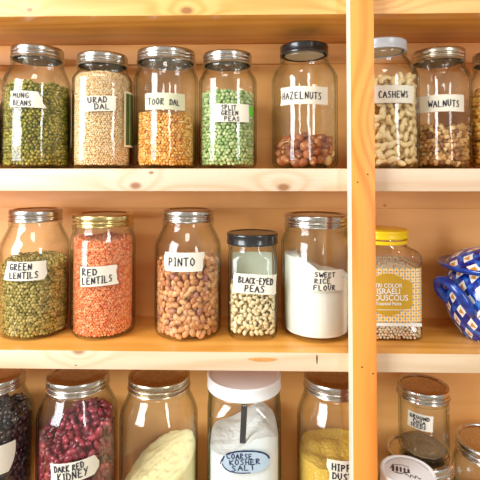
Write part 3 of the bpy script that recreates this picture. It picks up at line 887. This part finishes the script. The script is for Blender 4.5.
for a in np.linspace(0, 2*PI, 96, endpoint=False):
    x, z = cr*math.cos(a), cr*math.sin(a)
    if abs(z) < .0195 and abs(x) > .020: x = math.copysign(.0335 if abs(z) < .0175 else .030, x)
    pts.append((x+cxg, z+cz))
bz = plate('gold_panel', pts, -(W_-.0005)-.0005, .0004, M_goldp, sl)
plate('white_band', [(-.040, .0215), (.040, .0215), (.040, .0262), (-.040, .0262)], -(W_-.0004)-.0006, .0004, plain('white_band_print', (238, 236, 228), .5), sl)
def typed(txt, x, z, size, parent, name='lettering', off=0.0, sx=1.0):
    cu = bpy.data.curves.new(name, 'FONT'); cu.body = txt; cu.size = size; cu.align_x = 'CENTER'; cu.extrude = .00012; cu.offset = off
    tmp = bpy.data.objects.new('tmp', cu); COL.objects.link(tmp)
    dg = bpy.context.evaluated_depsgraph_get(); dg.update()
    me = bpy.data.meshes.new_from_object(tmp.evaluated_get(dg)); bpy.data.objects.remove(tmp)
    me.transform(Matrix.Translation((x, -(W_)-.0006, z))@Matrix.Rotation(PI/2, 4, 'X')@Matrix.Diagonal((sx, 1, 1, 1)))
    me.materials.clear(); me.materials.append(M_white)
    return link(name, me, parent, smooth=False)
typed('TRI COLOR', cxg, cz+.0100, .0078, bz, off=.00012, sx=.95)
typed('ISRAELI', cxg, cz+.0010, .0110, bz, off=.00012, sx=.95)
typed('COUSCOUS', cxg, cz-.0080, .0110, bz, off=.00012, sx=.92)
typed('Toasted Pasta', cxg, cz-.0145, .0064, bz, off=.0001)
plate('text_line', [(-.022, cz-.0215), (.022, cz-.0215), (.022, cz-.0207), (-.022, cz-.0207)], -(W_)-.0006, .0002, M_white, bz)
v = [ICO0*.0022]
def cous_fill():
    loc = t.location; rest = []
    s = .0042
    for (L, x, y, z, a) in shell_sites(lambda z: W_-.0018, .003, heap(.097, .001), s, .2, 2):
        k = sect(a, Qc); rest.append((0, x*k, y*k, z, Matrix.Identity(3), 1.0))
    o = merged('couscous', v, ICOF0, rest, M_cous, None, loc); tag(o, 'tri-color couscous pearls seen through the foot and shoulder of the yellow-lidded tub', 'grain', None, 'stuff')
cous_fill()

# ------------------------------------------------------------------ painted pot
X, YP = .3685, .068
t = empty('lidded_pot', (X, YP, Z2)); tag(t, 'round blue glazed pottery pot with lid and loop handles, painted with white and orange diamonds', 'pot')
def pottery(name, nu, pz, zoff, phase=0.0, line=None):
    m_, nt, out = newmat(name); g = G(nt)
    b = g.n('ShaderNodeBsdfPrincipled'); g.l(b.outputs[0], out.inputs[0]); b.inputs['Roughness'].default_value = .12; b.inputs['Coat Weight'].default_value = .6
    tc = g.n('ShaderNodeTexCoord'); sp = g.n('ShaderNodeSeparateXYZ'); g.l(tc.outputs['Object'], sp.inputs[0])
    ang = g.m('ARCTAN2', sp.outputs[1], sp.outputs[0])
    no = g.n('ShaderNodeTexNoise'); no.inputs['Scale'].default_value = 90; g.l(tc.outputs['Object'], no.inputs['Vector'])
    wob = g.m('MULTIPLY', g.m('SUBTRACT', no.outputs[0], .5), .16)
    a = g.m('ADD', g.m('MULTIPLY', ang, nu/(2*PI)), 40.0+phase)
    z = g.m('ADD', g.m('DIVIDE', g.m('ADD', sp.outputs[2], zoff), pz), 10.0)
    # two interleaved diamond lattices
    def dia(oa, oz):
        da = g.m('ABSOLUTE', g.m('SUBTRACT', g.m('FRACT', g.m('ADD', a, oa)), .5))
        dz = g.m('ABSOLUTE', g.m('SUBTRACT', g.m('FRACT', g.m('ADD', z, oz)), .5))
        return g.m('ADD', g.m('ADD', da, dz), wob), g.m('SUBTRACT', g.m('FRACT', g.m('ADD', z, oz)), .5), da
    d1, z1, a1 = dia(0, 0); d2, z2, a2 = dia(.5, .5)
    d = g.m('MINIMUM', d1, d2)
    blue = g.ramp(no.outputs[0], [(.38, (8, 22, 96)), (.52, (14, 52, 152)), (.68, (56, 122, 200))])
    white = g.m('LESS_THAN', d, .285)
    col = g.mix(white, blue, lin((240, 236, 222)))
    # orange triangle in every diamond, pointing up
    def tri(zz, aa): 
        return g.m('MULTIPLY', g.m('GREATER_THAN', zz, -.11), g.m('LESS_THAN', g.m('ADD', g.m('MULTIPLY', aa, 1.3), zz), .12))
    o1 = g.m('MULTIPLY', tri(z1, a1), g.m('LESS_THAN', d1, .26)); o2 = g.m('MULTIPLY', tri(z2, a2), g.m('LESS_THAN', d2, .26))
    col = g.mix(g.m('MAXIMUM', o1, o2), col, lin((214, 140, 62)))
    g.l(col, b.inputs['Base Color']); return m_
M_pot = pottery('painted_diamond_glaze', 15, .0330, .006); M_potlid = pottery('painted_lid_glaze', 11, .021, .0, .3)
M_blue = plain('cobalt_blue_glaze', (8, 26, 104), .12, coat=.6, var=(24, 76, 172), bscale=110)
def body_prof():
    o = [(.030, 0), (.042, .0), (.0455, .002), (.0495, .008), (.0585, .022), (.0650, .040), (.0672, .056), (.0655, .072), (.060, .086), (.0550, .093), (.0555, .096)]
    o = smooth_prof(o, 5)
    return o+[(.0525, .0965), (.0515, .092), (.058, .075), (.059, .058), (.048, .024), (.034, .006), (0, .005)]
lathe('pot_body', body_prof(), M_pot, t, seg=96)
lp = [(.0660, .0955), (.0700, .0960), (.0715, .0985), (.0700, .1005), (.0640, .1010)]
lid = lathe('pot_lid', smooth_prof([(.0500, .1000), (.0610, .0990), (.0635, .1015), (.060, .106), (.050, .1155), (.034, .1235), (.018, .1275), (.0, .129)], 5)+[(0, .126), (.034, .120), (.050, .112), (.050, .1)], M_potlid, t, seg=96)
lathe('lid_rim', smooth_prof([(.0560, .0975), (.0680, .0965), (.0735, .1000), (.0745, .1035), (.0715, .1045), (.0620, .1020)], 4)+[(.0560, .0990)], M_blue, lid, seg=96)
lathe('lid_knob', smooth_prof([(.008, .127), (.007, .132), (.013, .138), (.013, .144), (.007, .148), (0, .149)], 5), M_blue, lid, seg=40)
def tube(name, pts, rad, mat, parent, n=14):
    P = [Vector(p) for p in smooth3(pts)]; vs, fs = [], []
    up = Vector((0, 0, 1))
    for i, p in enumerate(P):
        tdir = (P[min(i+1, len(P)-1)]-P[max(i-1, 0)]).normalized()
        s_ = tdir.cross(up); s_ = s_.normalized() if s_.length > .05 else Vector((1, 0, 0)); u_ = s_.cross(tdir).normalized()
        r = rad[0]+(rad[1]-rad[0])*math.sin(PI*i/(len(P)-1)) if isinstance(rad, tuple) else rad
        for k in range(n):
            a = 2*PI*k/n; vs.append(p+s_*math.cos(a)*r+u_*math.sin(a)*r)
    for i in range(len(P)-1):
        for k in range(n):
            a = i*n+k; b = i*n+(k+1) % n; fs.append((a, b, b+n, a+n))
    fs.append(tuple(range(n))[::-1]); fs.append(tuple((len(P)-1)*n+k for k in range(n)))
    return link(name, mesh(name, vs, fs, mat), parent)
def smooth3(pts, n=7):
    P = [pts[0]]+list(pts)+[pts[-1]]; out = []
    for i in range(1, len(P)-2):
        p0, p1, p2, p3 = [np.array(P[k], float) for k in (i-1, i, i+1, i+2)]
        for t_ in np.linspace(0, 1, n, endpoint=False):
            out.append(tuple(.5*((2*p1)+(-p0+p2)*t_+(2*p0-5*p1+4*p2-p3)*t_*t_+(-p0+3*p1-3*p2+p3)*t_**3)))
    out.append(tuple(pts[-1])); return out
def handle(ac):
    def P(da, r, z): return (r*math.cos(ac+da), r*math.sin(ac+da), z)
    tube('handle', [P(-.34, .062, .050), P(-.37, .071, .057), P(-.32, .079, .070), P(-.17, .083, .081), P(.02, .084, .084), P(.19, .083, .078), P(.32, .079, .065), P(.38, .072, .052), P(.37, .064, .044)], (.0074, .0064), M_blue, t)
handle(-2.86); handle(-2.86+PI)

# ------------------------------------------------------------------ BOTTOM ROW
YK = .078
# black beans, bottom left
X = -.3700; R, rl, H = .0560, .0428, .248
j = make_jar('glass_jar', 'large glass jar of black beans at the bottom left corner', X, YK, Z3, R, rl, H, sh=.76, disc=COPPER, base=.012)
tape_label(j, R, X, YK, .012, .147, .030, .040, [], right=[-.008, 0, .002, .002])
bv_ = [bean_verts(ICO1, .0105+.0008*k, .0068, .0058, .1) for k in (-1, 0, 1)]
ZK = .060
fill('black_beans', 'black beans inside and low down in the big bottom left jar', j, dims(R, rl, H, .0175, .76), ZK, heap(.195, .006, seed=20), .0082, bv_, ICOF1, M_blk, individuals=('black_bean', 'glossy black bean in the big jar at the bottom left corner', 'black beans in the bottom left jar', 'bean'), layers=2, cat='beans', jit=.3)
# kidney beans
X = -.2430; R, rl, H = .0580, .0452, .2500
j = make_jar('glass_jar', 'large glass jar of dark red kidney beans on the bottom shelf', X, YK, Z3, R, rl, H, sh=.78, disc=COPPER, base=.012)
tape_label(j, R, X, YK, -.0045, .1400, .066, .0265, [('DARK RED', .10, .56, .62, .30, .04), ('KIDNEY', .16, .10, .64, .38, .05)], tilt=.08, right=[-.006, .0, .002, -.001, -.004], left=[0, .001, 0], pen=0.00168)
kv = [bean_verts(ICO1, .0155+.0012*k, .0092, .0078, .14) for k in (-1, 0, 1)]
fill('kidney_beans', 'dark red kidney beans inside and low down in the kidney bean jar', j, dims(R, rl, H, .0175, .78), ZK, heap(.172, .009, ty=.25, tx=.18, seed=21), .0104, kv, ICOF1, M_kid, individuals=('kidney_bean', 'dark red kidney bean in the large labelled jar on the bottom shelf', 'kidney beans in the jar', 'bean'), layers=2, cat='beans', jit=.3)
# pale yellow flour
X = -.1210; R, rl, H = .0575, .0457, .2500
j = make_jar('glass_jar', 'large unlabelled glass jar of pale yellow flour sloping up to the right', X, YK, Z3, R, rl, H, sh=.78, band=COPPER, disc=COPPER, base=.012)
powder('yellow_flour', 'pale yellow flour piled in a slope inside the unlabelled bottom-shelf jar', j, R, .008, lambda x, y: .112+.58*x+.30*y+.004*noise.noise(Vector((x*50, y*50, 1)))+.003*noise.noise(Vector((x*130, y*130, 4))), M_yel, dims(R, rl, H, .0175, .78), cat='flour', bumpy=.001)
# kosher salt
X = .0055; R, rl, H = .0535, .0545, .2520
j = make_jar('glass_jar', 'squarish glass jar of coarse kosher salt under a wide white lid', X, YK, Z3, R, .0545, H, lid=WHITEP, lidh=.0185, sh=.86, q=1.6, rot=.0, base=.010, glass=GLASSG)
def rs_(z): return .0500 if z < .22 else .047
def ztsalt(x, y): return .160+.028*math.exp(-((x-.024)**2)/.0007)*.9-.06*max(0, -x-.01)+.002*noise.noise(Vector((x*70, y*70, 2)))
def sq_powder(): 
    o = powder('coarse_salt', 'white coarse salt filling the white-lidded jar', j, R, .008, ztsalt, M_salt, lambda z: .0500, cat='salt', n=96, bumpy=.0012)
    for v_ in o.data.vertices:
        a = math.atan2(v_.co.y, v_.co.x); k = sect(a, 1.6); k = min(k, 1.16)
        v_.co.x *= k*.985; v_.co.y *= k*.985
    o.data.update()
sq_powder()
a0 = toward(X, YK)
OVAL = plain('grey_blue_sticker', (176, 194, 206), .5)
f = wrap(R, a0+math.asin(.002/R), .1555, .0004, .04, 1.6, 0)
def oval_pt(a, k=1.0, w=.0305, h=.0150): return (w*k*math.copysign(abs(math.cos(a))**.7, math.cos(a)), h*k*math.copysign(abs(math.sin(a))**.9, math.sin(a)))
vs, fs = [], []
NA = 48
for k in range(7):
    for i in range(NA):
        p = oval_pt(2*PI*i/NA, 1-k/7); vs.append(f(p[0], p[1], .0002))
for k in range(6):
    for i in range(NA):
        a = k*NA+i; b_ = k*NA+(i+1) % NA; fs.append((a, b_, b_+NA, a+NA))
fs.append(tuple(6*NA+i for i in range(NA)))
ov = link('oval_label', mesh('oval_label', vs, fs, OVAL), j)
vs, fs = [], []
g2 = lambda u, v_: f(u, v_, .0007)
ribbon([oval_pt(a, .98) for a in np.linspace(.15, 2.4, 20)], .0022, vs, fs, g2); ribbon([oval_pt(a, .98) for a in np.linspace(3.3, 4.8, 14)], .0014, vs, fs, g2)
ribbon([(-.030, .001), (-.027, .008)], .0016, vs, fs, g2); ribbon([(-.032, -.003), (-.030, .003)], .0014, vs, fs, g2)
link('marker_outline', mesh('marker_outline', vs, fs, INKB), ov)
write([('COARSE', -.024, .0045, .034, .0066, -.02), ('KOSHER', -.021, -.0035, .041, .0066, .01), ('SALT', -.019, -.0120, .033, .0070, .04)], g2, .0014, INKB, ov)
# strip handle of a scoop in the salt
sc_ = bm_obj('scoop_handle', box_data(-.0042, .0042, -.0009, .0009, 0, .055, .0007), plain('dark_grey_handle', (62, 58, 60), .4, .3), None)
sc_.location = (.0030, YK-.040, Z3+.172); sc_.rotation_euler = (.04, .05, 0)
tag(sc_, 'flat dark grey scoop handle standing upright in the coarse salt', 'scoop')
# hippy dust
X = .1400; R, rl, H = .0560, .0455, .250
j = make_jar('glass_jar', 'large glass jar of yellow hippy dust partly behind the post', X, YK, Z3, R, rl, H, sh=.77, band=ZINC, disc=COPPER, base=.012)
tape_label(j, R, X, YK, .0140, .1450, .050, .0295, [('HIPPY', .12, .56, .68, .28, -.01), ('DUST', .14, .14, .56, .29, 0)], left=[.002, .004, -.002, .0], tilt=-.02, pen=0.00179)
powder('yeast_flakes', 'golden yellow flakes in the hippy dust jar', j, R, .008, lambda x, y: .1420+.006*noise.noise(Vector((x*45, y*45, 7))), M_yeast, dims(R, rl, H, .0175, .77), cat='seasoning', bumpy=.0015)

# right-hand group
XL, YL = .2690, .094
HL = .132
j = make_jar('glass_jar', 'low glass jar under the ground chia jar, its metal lid serving as a stand', XL, YL, Z3, .0480, .0472, HL, sh=.84, disc=COPPER)
powder('brown_spice', 'brown ground spice in the jar beneath the chia jar', j, .0480, .008, lambda x, y: .070, M_chia, dims(.0480, .0472, HL, .0175, .84), cat='spice')
ZL = Z3+HL+.0004
XC, YC2 = .2745, .092; Rc, rc, Hc = .0345, .0368, .0995
j = make_jar('glass_jar', 'small wide-lidded jar of ground chia seeds balanced on another jar lid', XC, YC2, ZL, Rc, rc, Hc, sh=.86, lidh=.0155, disc=COPPER, q=.3, glass=GLASSG, base=.008)
tape_label(j, Rc, XC, YC2, -.0045, .0590, .035, .0225, [('GROUND', .10, .66, .78, .22, 0), ('CHIA', .24, .38, .50, .22, 0), ('SEEDS', .14, .10, .62, .22, 0)], mat=PAPER, tilt=-.05, jag=.0002, pen=0.00134)
powder('ground_chia', 'small heap of grey-brown ground seed at the bottom of the chia jar', j, Rc, .007, lambda x, y: .0100-.10*x+.06*y+.002*noise.noise(Vector((x*90, y*90, 5))), M_chia, jar_rad(Rc, Rc-.001, Hc, .0165, .86), cat='seeds')
# white lid jar in front
XW, YW = .2190, .004
HW = .160; RW = .0320; rw = .0345
j = make_jar('glass_jar', 'jar in front with a white lid printed with a striped bee emblem and script', XW, YW, Z3, RW, rw, HW, lid=WHITEP, lidh=.020, sh=.85)
# emblem on the lid: dark striped wing shapes and a looping script line
zt0 = HW-.0007
KW = .0345/.0382
vs, fs = [], []
fl = lambda u, v_: (u*KW, v_*KW, zt0)
for k in range(5):
    ribbon([(-.021+.0052*k, .001-.001*k), (-.017+.0048*k, .012-.0018*k)], .0034-.0002*k, vs, fs, fl)
ribbon([(-.023, .006), (-.017, .015), (-.004, .014), (.005, .009)], .0012, vs, fs, fl)
ribbon([(-.020, -.002), (-.012, -.005), (-.004, -.003), (.002, -.002)], .0018, vs, fs, fl)
link('printed_emblem', mesh('printed_emblem', vs, fs, plain('brown_print', (82, 46, 56), .5)), j)
vs, fs = [], []
ribbon([(-.006+.0012*i, -.008+.0035*math.sin(i*1.25)-.0004*i) for i in range(16)], .0011, vs, fs, fl)
link('printed_script', mesh('printed_script', vs, fs, plain('dark_print', (70, 50, 60), .5)), j)
vs, fs = [], []
for k in range(26):
    a = 2.5-2.4*k/25
    ribbon([(.0290*math.cos(a), .0290*math.sin(a)), (.0312*math.cos(a+.03), .0312*math.sin(a+.03))], .0009, vs, fs, fl)
link('rim_printing', mesh('rim_printing', vs, fs, plain('grey_print', (150, 150, 160), .5)), j)
# right jar
XR, YR = .3695, .084
HR = .155; RR = .0530; rr = .0470
j = make_jar('glass_jar', 'nearly empty glass jar with white star marks cut by the right picture edge, bottom shelf', XR, YR, Z3, RR, rr, HR, sh=.74, disc=COPPER, glass=GLASSG)
a0 = toward(XR, YR); MS = plain('frosted_star', (226, 236, 232), .5)
vs, fs = [], []
for (da, zz, s_) in ((-.85, .118, .0045), (-.55, .128, .003), (-.3, .112, .005), (-.95, .095, .0035), (-.6, .098, .0055), (-.15, .13, .0028), (-.1, .092, .0045), (-.4, .082, .003)):
    f = wrap(RR, a0+da, zz, .0003)
    for i in range(5):
        aa = i*2*PI/5+.3
        ribbon([(0, 0), (s_*math.cos(aa), s_*math.sin(aa))], s_*.4, vs, fs, lambda u, v_: f(u, v_))
link('star_decoration', mesh('star_decoration', vs, fs, MS), j)
powder('white_sugar', 'pale powder low in the star-marked jar at the right edge', j, RR, .008, lambda x, y: .060, M_flour, dims(RR, rr, HR, .0175, .74), cat='powder')

# ------------------------------------------------------------------ camera and light
cam = bpy.data.cameras.new('camera'); co = bpy.data.objects.new('camera', cam); COL.objects.link(co); S.camera = co
cam.sensor_width = 36; cam.lens = 36*450/480; cam.shift_x = 10/480; cam.shift_y = -81/480; cam.clip_start = .01
co.location = (0, -.6, 0); co.rotation_euler = (math.radians(91.5), 0, math.radians(1.3))

def area(name, loc, target, sx, sy, power, col):
    l = bpy.data.lights.new(name, 'AREA'); l.shape = 'RECTANGLE'; l.size = sx; l.size_y = sy; l.energy = power; l.color = col
    o = bpy.data.objects.new(name, l); COL.objects.link(o); o.location = loc
    o.rotation_euler = (Vector(target)-Vector(loc)).to_track_quat('-Z', 'Y').to_euler(); return o
area('window_light_left', (-1.3, -1.0, .30), (0, .1, -.1), .85, 1.2, 44, (.88, .94, 1.0))
area('window_light_right', (1.1, -1.6, .3), (0, .1, -.1), .26, 1.1, 11, (.92, .97, 1.0))
area('ceiling_lamp', (0, -1.3, 1.5), (0, .1, -.1), .5, .5, 8, (1.0, .93, .82))
w = bpy.data.worlds.new('room_light'); S.world = w; w.use_nodes = True
g = G(w.node_tree); bg = w.node_tree.nodes['Background']
tc = g.n('ShaderNodeTexCoord'); sp = g.n('ShaderNodeSeparateXYZ'); g.l(tc.outputs['Generated'], sp.inputs[0])
col = g.ramp(g.m('ADD', g.m('MULTIPLY', sp.outputs[2], .5), .5), [(0, (196, 170, 140)), (.45, (222, 212, 196)), (1, (240, 236, 228))])
g.l(col, bg.inputs[0]); bg.inputs[1].default_value = .70

S.view_settings.view_transform = 'Standard'; S.view_settings.look = 'None'; S.view_settings.gamma = 1
S.view_settings.exposure = 0.0; S.view_settings.use_curve_mapping = False
S.cycles.transparent_max_bounces = 40; S.cycles.max_bounces = 10; S.cycles.diffuse_bounces = 5
S.cycles.use_denoising = True
